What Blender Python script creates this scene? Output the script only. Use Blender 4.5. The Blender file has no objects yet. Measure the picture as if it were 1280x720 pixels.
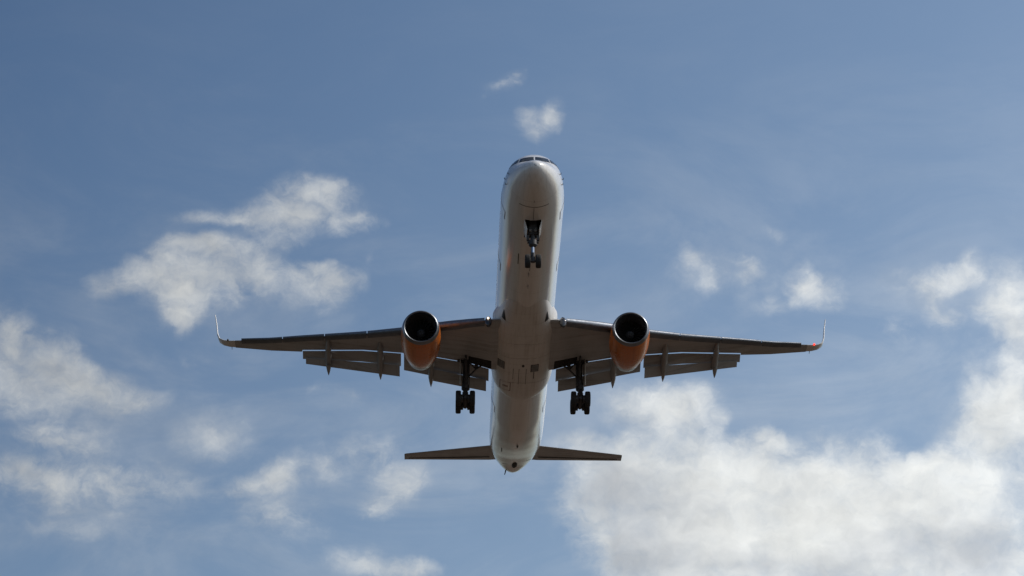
import bpy, math, random
from mathutils import Vector

random.seed(7)
R = math.radians
scene = bpy.context.scene
col = scene.collection

# ------------------------------------------------------------------ camera
cam_data = bpy.data.cameras.new('camera')
cam_data.lens = 110.09
cam_data.sensor_width = 36.0
cam_data.clip_start = 0.1
cam_data.clip_end = 200000.0
cam = bpy.data.objects.new('camera', cam_data)
cam.location = (0, 0, 1.7)
cam.rotation_euler = (R(90 + 21.6), 0, 0)
col.objects.link(cam)
scene.camera = cam

# ------------------------------------------------------------------ light and exposure
SUN_DIR = Vector((0.69, 0.02, 0.72)).normalized()       # towards the sun
SUN_EL = math.asin(SUN_DIR.z)
SUN_AZ = math.atan2(SUN_DIR.x, SUN_DIR.y)
SKY_STRENGTH = 0.10
SUN_STRENGTH = 2.6
sun_data = bpy.data.lights.new('sun', 'SUN')
sun_data.energy = SUN_STRENGTH
sun_data.angle = R(0.53)
sun_data.color = (1.0, 0.93, 0.84)
sun = bpy.data.objects.new('sun', sun_data)
sun.rotation_euler = SUN_DIR.to_track_quat('Z', 'Y').to_euler()
sun.location = (60, -20, 140)
col.objects.link(sun)

scene.view_settings.view_transform = 'Standard'
scene.view_settings.look = 'None'
scene.view_settings.gamma = 1.0
scene.view_settings.use_curve_mapping = False
scene.view_settings.exposure = 0.17
scene.cycles.use_denoising = True
scene.cycles.max_bounces = 8
scene.cycles.sample_clamp_indirect = 6.0


# ------------------------------------------------------------------ node helpers
class NT:
    def __init__(self, tree):
        self.t = tree
        self.t.nodes.clear()

    def new(self, kind, **kw):
        n = self.t.nodes.new(kind)
        for k, v in kw.items():
            setattr(n, k, v)
        return n

    def put(self, sock, v):
        if isinstance(v, bpy.types.NodeSocket):
            self.t.links.new(v, sock)
        elif v is not None:
            sock.default_value = v

    def math(self, op, a, b=None, c=None, clamp=False):
        n = self.new('ShaderNodeMath', operation=op, use_clamp=clamp)
        for i, v in enumerate((a, b, c)):
            if v is not None:
                self.put(n.inputs[i], v)
        return n.outputs[0]

    def vmath(self, op, a, b=None, scale=None):
        n = self.new('ShaderNodeVectorMath', operation=op)
        self.put(n.inputs[0], a)
        if b is not None:
            self.put(n.inputs[1], b)
        if scale is not None:
            self.put(n.inputs['Scale'], scale)
        return n.outputs[1] if op in ('LENGTH', 'DOT_PRODUCT') else n.outputs[0]

    def mix(self, fac, a, b, blend='MIX'):
        n = self.new('ShaderNodeMix', data_type='RGBA', blend_type=blend)
        self.put(n.inputs[0], fac)
        self.put(n.inputs[6], a)
        self.put(n.inputs[7], b)
        return n.outputs[2]

    def noise(self, vec, scale, detail=4, rough=0.5, dist=0.0, dims='3D'):
        n = self.new('ShaderNodeTexNoise', noise_dimensions=dims)
        if vec is not None:
            self.put(n.inputs['Vector'], vec)
        n.inputs['Scale'].default_value = scale
        n.inputs['Detail'].default_value = detail
        n.inputs['Roughness'].default_value = rough
        n.inputs['Distortion'].default_value = dist
        return n

    def step(self, v, lo, hi, olo=0.0, ohi=1.0, smooth=True):
        n = self.new('ShaderNodeMapRange', interpolation_type='SMOOTHSTEP' if smooth else 'LINEAR')
        self.put(n.inputs[0], v)
        for i, x in enumerate((lo, hi, olo, ohi)):
            self.put(n.inputs[i + 1], x)
        return n.outputs[0]

    def scalevec(self, vec, s):
        n = self.new('ShaderNodeMapping')
        self.put(n.inputs[0], vec)
        n.inputs['Scale'].default_value = s
        return n.outputs[0]


def rgba(c):
    return (c[0], c[1], c[2], 1.0)


# ------------------------------------------------------------------ sky: Nishita air with broken cumulus, by azimuth and elevation
# (azimuth deg, elevation deg, half width deg, half height deg, tilt deg, thickness)
CLOUDS = [
    (-3.942, 23.031, 0.787, 0.41, -0.0, 0.63),
    (-3.691, 23.373, 0.394, 0.176, -0.0, 0.42),
    (-3.365, 22.852, 0.394, 0.146, -5.0, 0.42),
    (-2.743, 22.864, 0.283, 0.088, -0.0, 0.28),
    (-5.434, 22.724, 0.945, 0.132, 3.0, 0.42),
    (-4.713, 22.818, 0.504, 0.22, -0.0, 0.42),
    (-6.207, 22.696, 0.472, 0.088, -0.0, 0.18),
    (-5.934, 22.324, 0.598, 0.146, -0.0, 0.42),
    (-6.544, 22.19, 0.63, 0.117, 14.0, 0.35),
    (-6.221, 21.859, 0.866, 0.351, -0.0, 0.5),
    (-5.602, 21.738, 0.787, 0.322, -0.0, 0.42),
    (-5.205, 22.087, 0.472, 0.264, -0.0, 0.17),
    (-6.406, 21.375, 0.661, 0.322, -15.0, 0.56),
    (-6.467, 21.038, 0.268, 0.322, -0.0, 0.52),
    (-6.382, 20.826, 0.11, 0.132, -0.0, 0.35),
    (-7.536, 21.566, 0.504, 0.176, 10.0, 0.35),
    (-8.035, 21.4, 0.346, 0.205, 20.0, 0.18),
    (-4.266, 21.73, 0.866, 0.351, -0.0, 0.52),
    (-3.443, 21.749, 0.346, 0.234, -0.0, 0.42),
    (-3.844, 21.357, 0.394, 0.205, -0.0, 0.28),
    (-4.594, 22.343, 0.551, 0.176, -0.0, 0.12),
    (-4.702, 22.484, 0.315, 0.146, -0.0, 0.12),
    (-2.786, 22.384, 0.126, 0.234, -10.0, 0.21),
    (-2.832, 22.145, 0.126, 0.117, -0.0, 0.18),
    (-9.778, 20.607, 0.283, 0.351, -0.0, 0.5),
    (-9.431, 19.851, 0.709, 0.512, -0.0, 0.62),
    (-8.915, 19.878, 0.709, 0.351, -22.0, 0.55),
    (-8.31, 19.695, 0.567, 0.234, -25.0, 0.62),
    (-7.712, 19.651, 0.441, 0.176, -15.0, 0.43),
    (-7.394, 19.24, 0.472, 0.176, 15.0, 0.35),
    (-9.395, 19.29, 0.551, 0.22, -0.0, 0.31),
    (-6.955, 19.4, 0.283, 0.117, 15.0, 0.27),
    (-8.326, 18.673, 0.529, 0.258, -10.0, 0.47),
    (-8.845, 18.718, 0.378, 0.129, -0.0, 0.3),
    (-9.283, 18.662, 0.378, 0.129, -0.0, 0.25),
    (-9.094, 18.004, 0.85, 0.274, -0.0, 0.64),
    (-9.456, 17.952, 0.378, 0.225, -0.0, 0.34),
    (-8.646, 17.848, 0.472, 0.161, -15.0, 0.39),
    (-7.032, 17.913, 0.661, 0.258, -0.0, 0.43),
    (-7.687, 17.748, 0.265, 0.258, -0.0, 0.34),
    (-8.913, 17.416, 0.756, 0.225, -0.0, 0.3),
    (-8.234, 17.024, 0.756, 0.129, -0.0, 0.3),
    (-7.373, 17.338, 0.472, 0.129, -15.0, 0.22),
    (-5.665, 18.878, 0.529, 0.29, -0.0, 0.36),
    (-4.962, 17.907, 0.491, 0.177, 8.0, 0.43),
    (-4.522, 18.094, 0.34, 0.193, -0.0, 0.43),
    (-4.268, 18.349, 0.189, 0.161, -0.0, 0.25),
    (-4.128, 17.29, 0.567, 0.29, -15.0, 0.34),
    (-4.647, 17.35, 0.34, 0.161, -0.0, 0.25),
    (-3.666, 18.148, 0.227, 0.161, -0.0, 0.34),
    (-2.665, 18.448, 0.661, 0.322, -0.0, 0.36),
    (-2.282, 17.814, 0.529, 0.242, 25.0, 0.52),
    (-2.575, 17.563, 0.227, 0.129, -0.0, 0.34),
    (-1.986, 18.03, 0.302, 0.193, -0.0, 0.3),
    (-2.631, 16.538, 0.718, 0.193, -0.0, 0.61),
    (-1.965, 16.474, 0.567, 0.145, -0.0, 0.39),
    (-3.745, 19.742, 0.346, 0.117, -0.0, 0.27),
    (-3.064, 19.648, 0.22, 0.117, -20.0, 0.3),
    (-6.311, 20.061, 0.63, 0.117, -0.0, 0.17),
    (-5.42, 20.302, 0.472, 0.117, -0.0, 0.16),
    (-0.171, 25.316, 0.346, 0.102, 30.0, 0.6),
    (0.099, 25.457, 0.126, 0.073, -0.0, 0.44),
    (-0.394, 25.274, 0.189, 0.073, -0.0, 0.34),
    (0.815, 24.826, 0.17, 0.184, -0.0, 0.48),
    (0.5, 24.645, 0.312, 0.184, -0.0, 0.45),
    (0.277, 24.849, 0.142, 0.105, -0.0, 0.3),
    (0.411, 24.403, 0.142, 0.158, -0.0, 0.24),
    (3.962, 21.86, 0.472, 0.176, -0.0, 0.47),
    (4.718, 21.865, 0.157, 0.117, -0.0, 0.47),
    (3.591, 22.118, 0.197, 0.102, -45.0, 0.36),
    (3.955, 21.609, 0.197, 0.146, -0.0, 0.36),
    (5.117, 22.505, 0.236, 0.102, -35.0, 0.25),
    (5.726, 21.506, 0.22, 0.249, -0.0, 0.63),
    (6.097, 21.394, 0.315, 0.205, -10.0, 0.58),
    (5.179, 21.199, 0.236, 0.102, -0.0, 0.31),
    (8.977, 21.863, 0.173, 0.176, -0.0, 0.4),
    (8.931, 21.566, 0.283, 0.176, -0.0, 0.33),
    (8.131, 21.507, 0.543, 0.205, -0.0, 0.54),
    (8.504, 21.539, 0.362, 0.176, -0.0, 0.44),
    (8.262, 21.003, 0.163, 0.322, 20.0, 0.51),
    (8.458, 20.743, 0.217, 0.117, -0.0, 0.34),
    (7.575, 20.559, 0.173, 0.19, -0.0, 0.33),
    (9.643, 21.128, 0.346, 0.512, -0.0, 0.59),
    (9.712, 20.577, 0.252, 0.439, -0.0, 0.46),
    (9.797, 20.274, 0.189, 0.293, -0.0, 0.4),
    (9.154, 20.906, 0.157, 0.146, -0.0, 0.26),
    (9.455, 19.845, 0.472, 0.234, -0.0, 0.23),
    (8.963, 19.522, 0.22, 0.234, -0.0, 0.4),
    (3.384, 19.574, 0.441, 0.264, -0.0, 0.9),
    (3.014, 19.239, 0.63, 0.322, -0.0, 0.7),
    (2.294, 19.591, 0.472, 0.293, -0.0, 0.5),
    (3.515, 19.024, 0.394, 0.205, -0.0, 0.6),
    (4.099, 19.218, 0.126, 0.117, -0.0, 0.4),
    (1.197, 18.814, 0.346, 0.146, -0.0, 0.45),
    (2.993, 18.214, 1.102, 0.41, -0.0, 0.9),
    (2.06, 18.363, 0.63, 0.322, -0.0, 0.8),
    (4.368, 18.528, 0.709, 0.264, -0.0, 0.8),
    (4.949, 18.719, 0.22, 0.146, -0.0, 0.8),
    (4.212, 18.123, 0.945, 0.439, -0.0, 0.9),
    (2.408, 17.676, 0.945, 0.439, -0.0, 0.8),
    (1.477, 17.82, 0.346, 0.234, -0.0, 0.5),
    (1.188, 17.755, 0.189, 0.117, -0.0, 0.35),
    (3.833, 17.312, 1.732, 0.586, -0.0, 1.0),
    (5.618, 17.406, 1.417, 0.586, -0.0, 1.0),
    (6.0, 18.076, 0.709, 0.176, -0.0, 0.7),
    (7.038, 17.429, 1.26, 0.659, -0.0, 1.0),
    (8.116, 17.727, 0.945, 0.439, -0.0, 0.9),
    (7.783, 18.148, 0.394, 0.146, -0.0, 0.7),
    (9.229, 18.626, 0.63, 0.586, -0.0, 1.0),
    (8.879, 18.711, 0.283, 0.264, -0.0, 0.7),
    (9.121, 19.174, 0.283, 0.322, -0.0, 0.7),
    (9.7, 19.346, 0.315, 0.439, -0.0, 0.9),
    (9.15, 17.344, 0.945, 0.878, -0.0, 1.0),
    (2.751, 16.853, 0.866, 0.586, -0.0, 0.9),
    (2.248, 16.587, 0.283, 0.366, -0.0, 0.7),
    (4.877, 16.543, 1.89, 0.586, -0.0, 1.0),
    (6.993, 16.483, 1.417, 0.586, -0.0, 0.9),
    (8.953, 16.408, 0.63, 0.439, -0.0, 0.9),
    (6.097, 18.686, 0.866, 0.176, -0.0, 0.4),
    (6.731, 18.459, 0.315, 0.146, -0.0, 0.3),
    (7.914, 20.25, 2.047, 0.878, -0.0, 0.13),
    (-8.377, 17.622, 2.677, 0.878, -0.0, 0.14),
    (-4.902, 17.884, 1.732, 0.878, -0.0, 0.12),
    (-2.458, 18.076, 1.102, 0.878, -0.0, 0.12),
    (1.234, 18.671, 1.102, 0.878, -0.0, 0.16),
    (4.092, 21.769, 1.26, 0.512, -0.0, 0.2),
    (5.802, 21.427, 1.102, 0.512, -0.0, 0.12),
    (8.423, 21.098, 1.417, 1.025, -0.0, 0.14),
    (6.454, 18.565, 2.047, 0.586, -0.0, 0.16),
    (-4.888, 22.113, 2.362, 0.878, 15.0, 0.1),
    (-8.653, 19.781, 2.205, 1.171, -15.0, 0.14),
    (-3.318, 22.269, 0.504, 0.22, -0.0, -0.3),
    (-5.972, 22.529, 0.441, 0.073, 5.0, -0.3),
    (-4.181, 22.132, 0.472, 0.102, -0.0, -0.3),
    (-4.824, 22.552, 0.63, 0.073, 5.0, -0.15),
    (6.951, 19.419, 1.102, 0.512, -0.0, -0.25),
    (6.045, 19.771, 0.945, 0.366, -0.0, -0.2),
]
world = bpy.data.worlds.new('World')
scene.world = world
world.use_nodes = True
w = NT(world.node_tree)
world.cycles.sampling_method = 'MANUAL'
world.cycles.sample_map_resolution = 512
sky = w.new('ShaderNodeTexSky', sky_type='NISHITA')
sky.sun_disc = False
sky.sun_elevation = SUN_EL
sky.sun_rotation = SUN_AZ
sky.altitude = 20.0
sky.air_density = 1.0
sky.dust_density = 1.2
sky.ozone_density = 2.0
d = w.new('ShaderNodeTexCoord').outputs['Generated']
sep = w.new('ShaderNodeSeparateXYZ')
w.put(sep.inputs[0], d)
az = w.math('MULTIPLY', w.math('ARCTAN2', sep.outputs[0], sep.outputs[1]), 180 / math.pi)
el = w.math('MULTIPLY', w.math('ARCSINE', sep.outputs[2]), 180 / math.pi)
# wind-torn edges: bend the chart a little with noise before the clouds are laid out in it
warp1 = w.vmath('SUBTRACT', w.noise(d, 26, 3, 0.5).outputs['Color'], (0.5, 0.5, 0.5))
warp2 = w.vmath('SUBTRACT', w.noise(d, 95, 4, 0.55).outputs['Color'], (0.5, 0.5, 0.5))
chart = w.new('ShaderNodeCombineXYZ')
w.put(chart.inputs[0], az)
w.put(chart.inputs[1], el)
pos = w.vmath('ADD', chart.outputs[0], w.vmath('SCALE', warp1, scale=0.45))
pos = w.vmath('ADD', pos, w.vmath('SCALE', warp2, scale=0.42))
flat = w.new('ShaderNodeVectorMath', operation='MULTIPLY')
w.put(flat.inputs[0], pos)
flat.inputs[1].default_value = (1, 1, 0)
pos = flat.outputs[0]
dens = None
for (a, e, rw, rh, tilt, amp) in CLOUDS:
    m = w.new('ShaderNodeMapping', vector_type='TEXTURE')
    w.put(m.inputs[0], pos)
    m.inputs['Location'].default_value = (a, e, 0)
    m.inputs['Rotation'].default_value = (0, 0, R(tilt))
    m.inputs['Scale'].default_value = (rw * 2.05, rh * 2.05, 1)
    g = w.new('ShaderNodeTexGradient', gradient_type='SPHERICAL')
    w.put(g.inputs[0], m.outputs[0])
    dens = w.math('MULTIPLY', g.outputs['Fac'], amp) if dens is None else \
        w.math('MULTIPLY_ADD', g.outputs['Fac'], amp, dens)
# rest of the sky (out of the photograph, seen in reflections): the same broken field
dome = w.step(w.noise(d, 3.2, 5, 0.55).outputs['Fac'], 0.50, 0.72)
away = w.step(w.vmath('LENGTH', w.vmath('SUBTRACT', chart.outputs[0], (0, 21.6, 0))), 12.0, 20.0)
dens = w.math('MULTIPLY_ADD', dome, away, dens)
dens = w.math('MULTIPLY', dens, w.step(el, 1.0, 5.0))
dens = w.math('MAXIMUM', dens, 0.0)
dens = w.math('DIVIDE', dens, w.math('MULTIPLY_ADD', dens, 0.35, 1.0))
# billows inside each cloud
dd = w.vmath('ADD', d, w.vmath('SCALE', warp2, scale=0.012))
n1 = w.noise(w.scalevec(dd, (1.0, 1.0, 1.25)), 34, 9, 0.56).outputs['Fac']
# a second sample a little towards the sun gives the billows their bright and their grey sides
off = w.vmath('ADD', dd, (0.0045, 0.0, 0.0055))
n2 = w.noise(w.scalevec(off, (1.0, 1.0, 1.25)), 34, 6, 0.56).outputs['Fac']
fine = w.noise(w.scalevec(dd, (1.0, 1.0, 1.5)), 110, 7, 0.62).outputs['Fac']
ragged = w.math('ADD', w.math('MULTIPLY', w.math('SUBTRACT', n1, 0.5), 1.15), w.math('MULTIPLY', w.math('SUBTRACT', fine, 0.5), 0.8))
fray = w.math('MULTIPLY', ragged, w.math('MINIMUM', w.math('MULTIPLY', dens, 4.0), 1.75))
body = w.math('MAXIMUM', w.math('ADD', w.math('MULTIPLY_ADD', dens, 1.5, -0.17), fray), 0.0)
# optical depth to cover: thin edges stay see-through
alpha = w.math('SUBTRACT', 1.0, w.math('POWER', 2.718, w.math('MULTIPLY', w.math('POWER', body, 1.75), -1.0)))
# thin high veil in soft streaks, thicker low down and around the heaps
streak = w.step(w.noise(w.scalevec(d, (1, 1, 2.4)), 13, 7, 0.62, 0.6).outputs['Fac'], 0.36, 0.72)
veil = w.math('MULTIPLY', streak, w.math('ADD', w.step(el, 27.0, 19.0, 0.02, 0.17), w.step(dens, 0.0, 0.5, 0.0, 0.12)))
veil = w.math('ADD', veil, w.step(el, 25.0, 18.0, 0.0, 0.05))
alpha = w.math('ADD', alpha, w.math('MULTIPLY', veil, w.math('SUBTRACT', 1.0, alpha)), clamp=True)
lit = w.math('MULTIPLY_ADD', w.math('SUBTRACT', n1, n2), 0.75, 1.0)
grey = w.math('MULTIPLY', w.step(dens, 0.62, 1.05), w.step(w.noise(w.scalevec(d, (1, 1, 1.8)), 13, 5, 0.5).outputs['Fac'], 0.42, 0.60))
cloud_col = w.mix(grey, rgba((0.67, 0.68, 0.665)), rgba((0.46, 0.48, 0.50)))
# air light: this sky pales towards the sun's side and towards the horizon
k = w.math('MULTIPLY_ADD', w.step(az, -14.0, 12.0, -14.0, 12.0, smooth=False), 0.0245, 0.932)
k = w.math('MULTIPLY_ADD', w.math('SUBTRACT', 21.6, w.step(el, 12.0, 32.0, 12.0, 32.0, smooth=False)), 0.009, k)
kc = w.new('ShaderNodeCombineXYZ')
for i, (pw, g_) in enumerate(((1.2, 0.99), (0.95, 1.0), (0.70, 0.965))):
    w.put(kc.inputs[i], w.math('MULTIPLY', w.math('POWER', k, pw), g_))
cloud_col = w.vmath('SCALE', cloud_col, scale=w.math('MULTIPLY', lit, w.math('POWER', k, 0.9)))
horizon_dim = w.step(el, -2.0, 13.0, 0.42, 1.0)                    # added dimming of the low sky, darkens its reflection on belly and tail
air = w.vmath('MULTIPLY', w.vmath('SCALE', sky.outputs[0], scale=w.math('MULTIPLY', horizon_dim, SKY_STRENGTH)), kc.outputs[0])
out_c = w.mix(alpha, air, cloud_col)
bg = w.new('ShaderNodeBackground')
w.put(bg.inputs[0], out_c)
bg.inputs[1].default_value = 1.0
w.put(w.new('ShaderNodeOutputWorld').inputs[0], bg.outputs[0])


# ------------------------------------------------------------------ materials
def material(name, colour, rough=0.5, metal=0.0, coat=0.0, build=None, emit=None, estr=0.0, spec=None):
    m = bpy.data.materials.new(name)
    m.use_nodes = True
    t = NT(m.node_tree)
    b = t.new('ShaderNodeBsdfPrincipled')
    t.put(t.new('ShaderNodeOutputMaterial').inputs[0], b.outputs[0])
    b.inputs['Base Color'].default_value = rgba(colour)
    b.inputs['Roughness'].default_value = rough
    b.inputs['Metallic'].default_value = metal
    b.inputs['Coat Weight'].default_value = coat
    b.inputs['Coat Roughness'].default_value = 0.12
    if spec is not None:
        b.inputs['Specular IOR Level'].default_value = spec
    if emit:
        b.inputs['Emission Color'].default_value = rgba(emit)
        b.inputs['Emission Strength'].default_value = estr
    co = t.new('ShaderNodeTexCoord').outputs['Object']
    if build:
        build(t, b, co)
    else:                                                   # light grime everywhere
        n = t.noise(co, 2.3, 6, 0.6).outputs['Fac']
        t.put(b.inputs['Base Color'], t.mix(t.step(n, 0.35, 0.75, 0.0, 0.35),
                                            rgba(colour), rgba([c * 0.62 for c in colour])))
        t.put(b.inputs['Roughness'], t.step(n, 0.3, 0.7, rough * 0.85, min(1, rough * 1.25)))
    return m


def seams(t, v, period, width, phase=0.0):
    f = t.math('FRACT', t.math('MULTIPLY_ADD', v, 1 / period, phase))
    return t.math('LESS_THAN', f, width / period)


def paint(base, rough, seam_period, streak=0.30, ripple=0.10, run=(5.0, 0.22, 5.0)):
    def go(t, b, co):
        s = t.new('ShaderNodeSeparateXYZ')
        t.put(s.inputs[0], co)
        streaks = t.noise(t.scalevec(co, run), 1.0, 6, 0.6).outputs['Fac']
        blot = t.noise(co, 0.9, 5, 0.6).outputs['Fac']
        dirt = t.math('MULTIPLY', t.step(streaks, 0.42, 0.75), t.step(blot, 0.3, 0.7, 0.3, 1.0))
        c = t.mix(t.math('MULTIPLY', dirt, streak), rgba(base), rgba((base[0] * .45, base[1] * .40, base[2] * .34)))
        line = t.math('MAXIMUM', seams(t, s.outputs[1], seam_period, 0.022),
                      t.math('MULTIPLY', seams(t, s.outputs[0], 1.27, 0.016, 0.5), 0.6))
        c = t.mix(t.math('MULTIPLY', line, 0.42), c, rgba([x * .25 for x in base]))
        t.put(b.inputs['Base Color'], c)
        t.put(b.inputs['Roughness'], t.step(blot, 0.3, 0.7, rough * .85, rough * 1.3))
        # skin quilting between frames and stringers
        q = t.math('MULTIPLY', t.math('SINE', t.math('MULTIPLY', s.outputs[1], 2 * math.pi / 0.52)),
                   t.math('SINE', t.math('MULTIPLY', t.math('ARCTAN2', s.outputs[0], s.outputs[2]), 40.0)))
        h = t.math('MULTIPLY_ADD', q, 0.10, t.noise(co, 1.6, 3, 0.5).outputs['Fac'])
        bp_ = t.new('ShaderNodeBump')
        bp_.inputs['Strength'].default_value = ripple
        bp_.inputs['Distance'].default_value = 0.06
        t.put(bp_.inputs['Height'], h)
        t.put(b.inputs['Normal'], bp_.outputs[0])
    return go


M = {}
M['white'] = material('white gloss paint', (.74, .74, .73), .17, 0, .6, paint((.74, .74, .73), .17, 2.54))
M['winglet'] = material('plain white paint', (.72, .72, .71), .35)
M['belly'] = material('belly paint', (.66, .65, .63), .38, 0, .15, paint((.66, .65, .63), .38, 1.52, .45, .08))
M['wing'] = material('grey wing paint', (.36, .37, .38), .42, 0, .1, paint((.36, .37, .38),   .42, 1.9, .8, .06, (.16, 2.6, 1.0)))
M['orange'] = material('orange cowl paint', (.56, .145, .014), .28, 0, .2, paint((.56, .145, .014), .28, 1.45, .5, .06))
M['alloy'] = material('bare alloy', (.19, .21, .24), .50, 1.0)
M['lip'] = material('worn lip alloy', (.25, .27, .30), .42, 1.0)
M['nozzle'] = material('heat stained nozzle metal', (.45, .43, .42), .34, .9)
M['liner'] = material('dark acoustic liner', (.075, .075, .08), .55)
M['blade'] = material('titanium fan blade', (.16, .16, .17), .42, .8)
M['black'] = material('black paint', (.018, .018, .02), .5)
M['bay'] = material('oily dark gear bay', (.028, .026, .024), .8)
M['steel'] = material('grey gear steel', (.055, .055, .06), .5, .2)
M['chrome'] = material('polished oleo chrome', (.75, .75, .76), .12, 1.0)
M['rubber'] = material('tyre rubber', (.022, .022, .023), .8)
M['hub'] = material('grey wheel hub', (.22, .22, .22), .45, .4)
M['glass'] = material('dark cockpit glass', (.010, .011, .013), .08, 0, 0, spec=.35)
M['grille'] = material('dark vent grille', (.055, .052, .05), .6)
M['outline'] = material('brown stencil paint', (.16, .085, .06), .5)
M['seal'] = material('dark seam sealant', (.10, .10, .10), .6)
M['composite'] = material('grey fairing composite', (.30, .305, .31), .45)
M['red'] = material('red lamp lens', (.7, .02, .02), .2, emit=(1, .06, .03), estr=1.4)
M['lamp'] = material('lit landing lamp', (.9, .85, .8), .1, emit=(1, .78, .55), estr=2.2)
M['lens'] = material('clear lamp lens', (.05, .05, .055), .05, 0, .6)


# ------------------------------------------------------------------ mesh helpers
class MB:
    def __init__(self):
        self.v, self.f, self.m = [], [], []

    def add(self, vs, fs, mi=0):
        o = len(self.v)
        self.v += [tuple(p) for p in vs]
        self.f += [tuple(i + o for i in f) for f in fs]
        self.m += [mi] * len(fs)
        return self

    def loft(self, loops, mi=0, caps=(True, True), closed=True):
        n = len(loops[0])
        vs = [p for lp in loops for p in lp]
        fs = []
        for i in range(len(loops) - 1):
            for j in range(n if closed else n - 1):
                k = (j + 1) % n
                fs.append((i * n + j, i * n + k, (i + 1) * n + k, (i + 1) * n + j))
        if caps[0]:
            fs.append(tuple(range(n))[::-1])
        if caps[1]:
            fs.append(tuple((len(loops) - 1) * n + j for j in range(n)))
        return self.add(vs, fs, mi)

    def tube(self, pts, radii, seg=14, mi=0, up=(0.31, 0.17, 0.93)):
        pts = [Vector(p) for p in pts]
        loops = []
        for i, p in enumerate(pts):
            t = (pts[min(i + 1, len(pts) - 1)] - pts[max(i - 1, 0)]).normalized()
            a = t.cross(Vector(up)).normalized()
            b = t.cross(a)
            r = radii[i]
            ra, rb = (r if isinstance(r, tuple) else (r, r))
            loops.append([p + a * (ra * math.cos(2 * math.pi * k / seg)) + b * (rb * math.sin(2 * math.pi * k / seg))
                          for k in range(seg)])
        return self.loft(loops, mi)

    def lathe(self, prof, centre, axis='y', seg=48, mi=0):
        cx, cy, cz = centre
        loops = []
        for (a, r) in prof:
            lp = []
            for k in range(seg):
                c, s_ = r * math.cos(2 * math.pi * k / seg), r * math.sin(2 * math.pi * k / seg)
                lp.append((cx + c, cy + a, cz + s_) if axis == 'y' else (cx + a, cy + c, cz + s_))
            loops.append(lp)
        return self.loft(loops, mi, caps=(False, False))

    def box(self, c, s, mi=0, rot=None, bevel=0.0):
        hx, hy, hz = s[0] / 2, s[1] / 2, s[2] / 2
        b = min(bevel, hx, hy, hz) or min(hx, hy, hz) * .25
        vs = []
        lv = []
        for zz, ins in ((-hz, b), (-hz + b, 0), (hz - b, 0), (hz, b)):
            x, y = hx - ins, hy - ins
            lv.append([(-x, -y, zz), (x, -y, zz), (x, y, zz), (-x, y, zz)])
        lv = [[Vector(p) for p in lp] for lp in lv]
        if rot:
            from mathutils import Euler
            e = Euler(rot)
            for lp in lv:
                for p in lp:
                    p.rotate(e)
        lv = [[p + Vector(c) for p in lp] for lp in lv]
        return self.loft(lv, mi)

    def build(self, name, mats, parent, angle=38, label=None):
        me = bpy.data.meshes.new(name)
        me.from_pydata(self.v, [], self.f)
        me.validate()
        mats = mats if isinstance(mats, (list, tuple)) else [mats]
        for m in mats:
            me.materials.append(M[m])
        for p, i in zip(me.polygons, self.m):
            p.material_index = i
        import bmesh
        bm = bmesh.new()
        bm.from_mesh(me)
        bmesh.ops.recalc_face_normals(bm, faces=bm.faces)
        bm.to_mesh(me)
        bm.free()
        me.shade_smooth()
        me.set_sharp_from_angle(angle=R(angle))
        o = bpy.data.objects.new(name, me)
        col.objects.link(o)
        if parent is not None:
            o.parent = parent
        if label:
            o['label'] = label
        return o


def pchip(table, x, k):
    n = len(table)
    if x <= table[0][0]:
        return table[0][k]
    if x >= table[-1][0]:
        return table[-1][k]
    i = max(j for j in range(n - 1) if table[j][0] <= x)
    hs = [table[j + 1][0] - table[j][0] for j in range(n - 1)]
    ds = [(table[j + 1][k] - table[j][k]) / hs[j] for j in range(n - 1)]

    def slope(j):
        if j == 0:
            return ds[0]
        if j == n - 1:
            return ds[-1]
        a, b = ds[j - 1], ds[j]
        if a * b <= 0:
            return 0.0
        w1, w2 = 2 * hs[j] + hs[j - 1], hs[j] + 2 * hs[j - 1]
        return (w1 + w2) / (w1 / a + w2 / b)
    h, t = hs[i], (x - table[i][0]) / hs[i]
    p0, p1, m0, m1 = table[i][k], table[i + 1][k], slope(i), slope(i + 1)
    return (2 * t**3 - 3 * t**2 + 1) * p0 + (t**3 - 2 * t**2 + t) * h * m0 + (-2 * t**3 + 3 * t**2) * p1 + (t**3 - t**2) * h * m1


def lerp_table(table, x):
    if x <= table[0][0]:
        return table[0][1:]
    for a, b in zip(table, table[1:]):
        if x <= b[0]:
            t = (x - a[0]) / (b[0] - a[0])
            return tuple(p + (q - p) * t for p, q in zip(a[1:], b[1:]))
    return table[-1][1:]


# ------------------------------------------------------------------ ground
def ground_nodes(t, b, co):
    s = t.new('ShaderNodeSeparateXYZ')
    t.put(s.inputs[0], co)
    n1 = t.noise(co, 0.012, 8, 0.6).outputs['Fac']
    n2 = t.noise(co, 0.25, 6, 0.65).outputs['Fac']
    soil = t.mix(t.step(n2, 0.3, 0.7), rgba((.108, .074, .053)), rgba((.068, .047, .034)))
    scrub = t.mix(t.step(n2, 0.35, 0.65), rgba((.03, .028, .019)), rgba((.062, .052, .036)))
    edge = t.math('ADD', t.math('ABSOLUTE', t.math('SUBTRACT', s.outputs[0], 16.0)),
                  t.math('MULTIPLY_ADD', n1, 40.0, -20.0))
    strip = t.step(edge, 62.0, 78.0, 1.0, 0.0)
    patches = t.step(n1, 0.54, 0.66)
    t.put(b.inputs['Base Color'], t.mix(t.math('MAXIMUM', strip, t.math('MULTIPLY', patches, .6)), scrub, soil))
    b.inputs['Roughness'].default_value = 0.95
    b.inputs['Specular IOR Level'].default_value = 0.1


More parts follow.
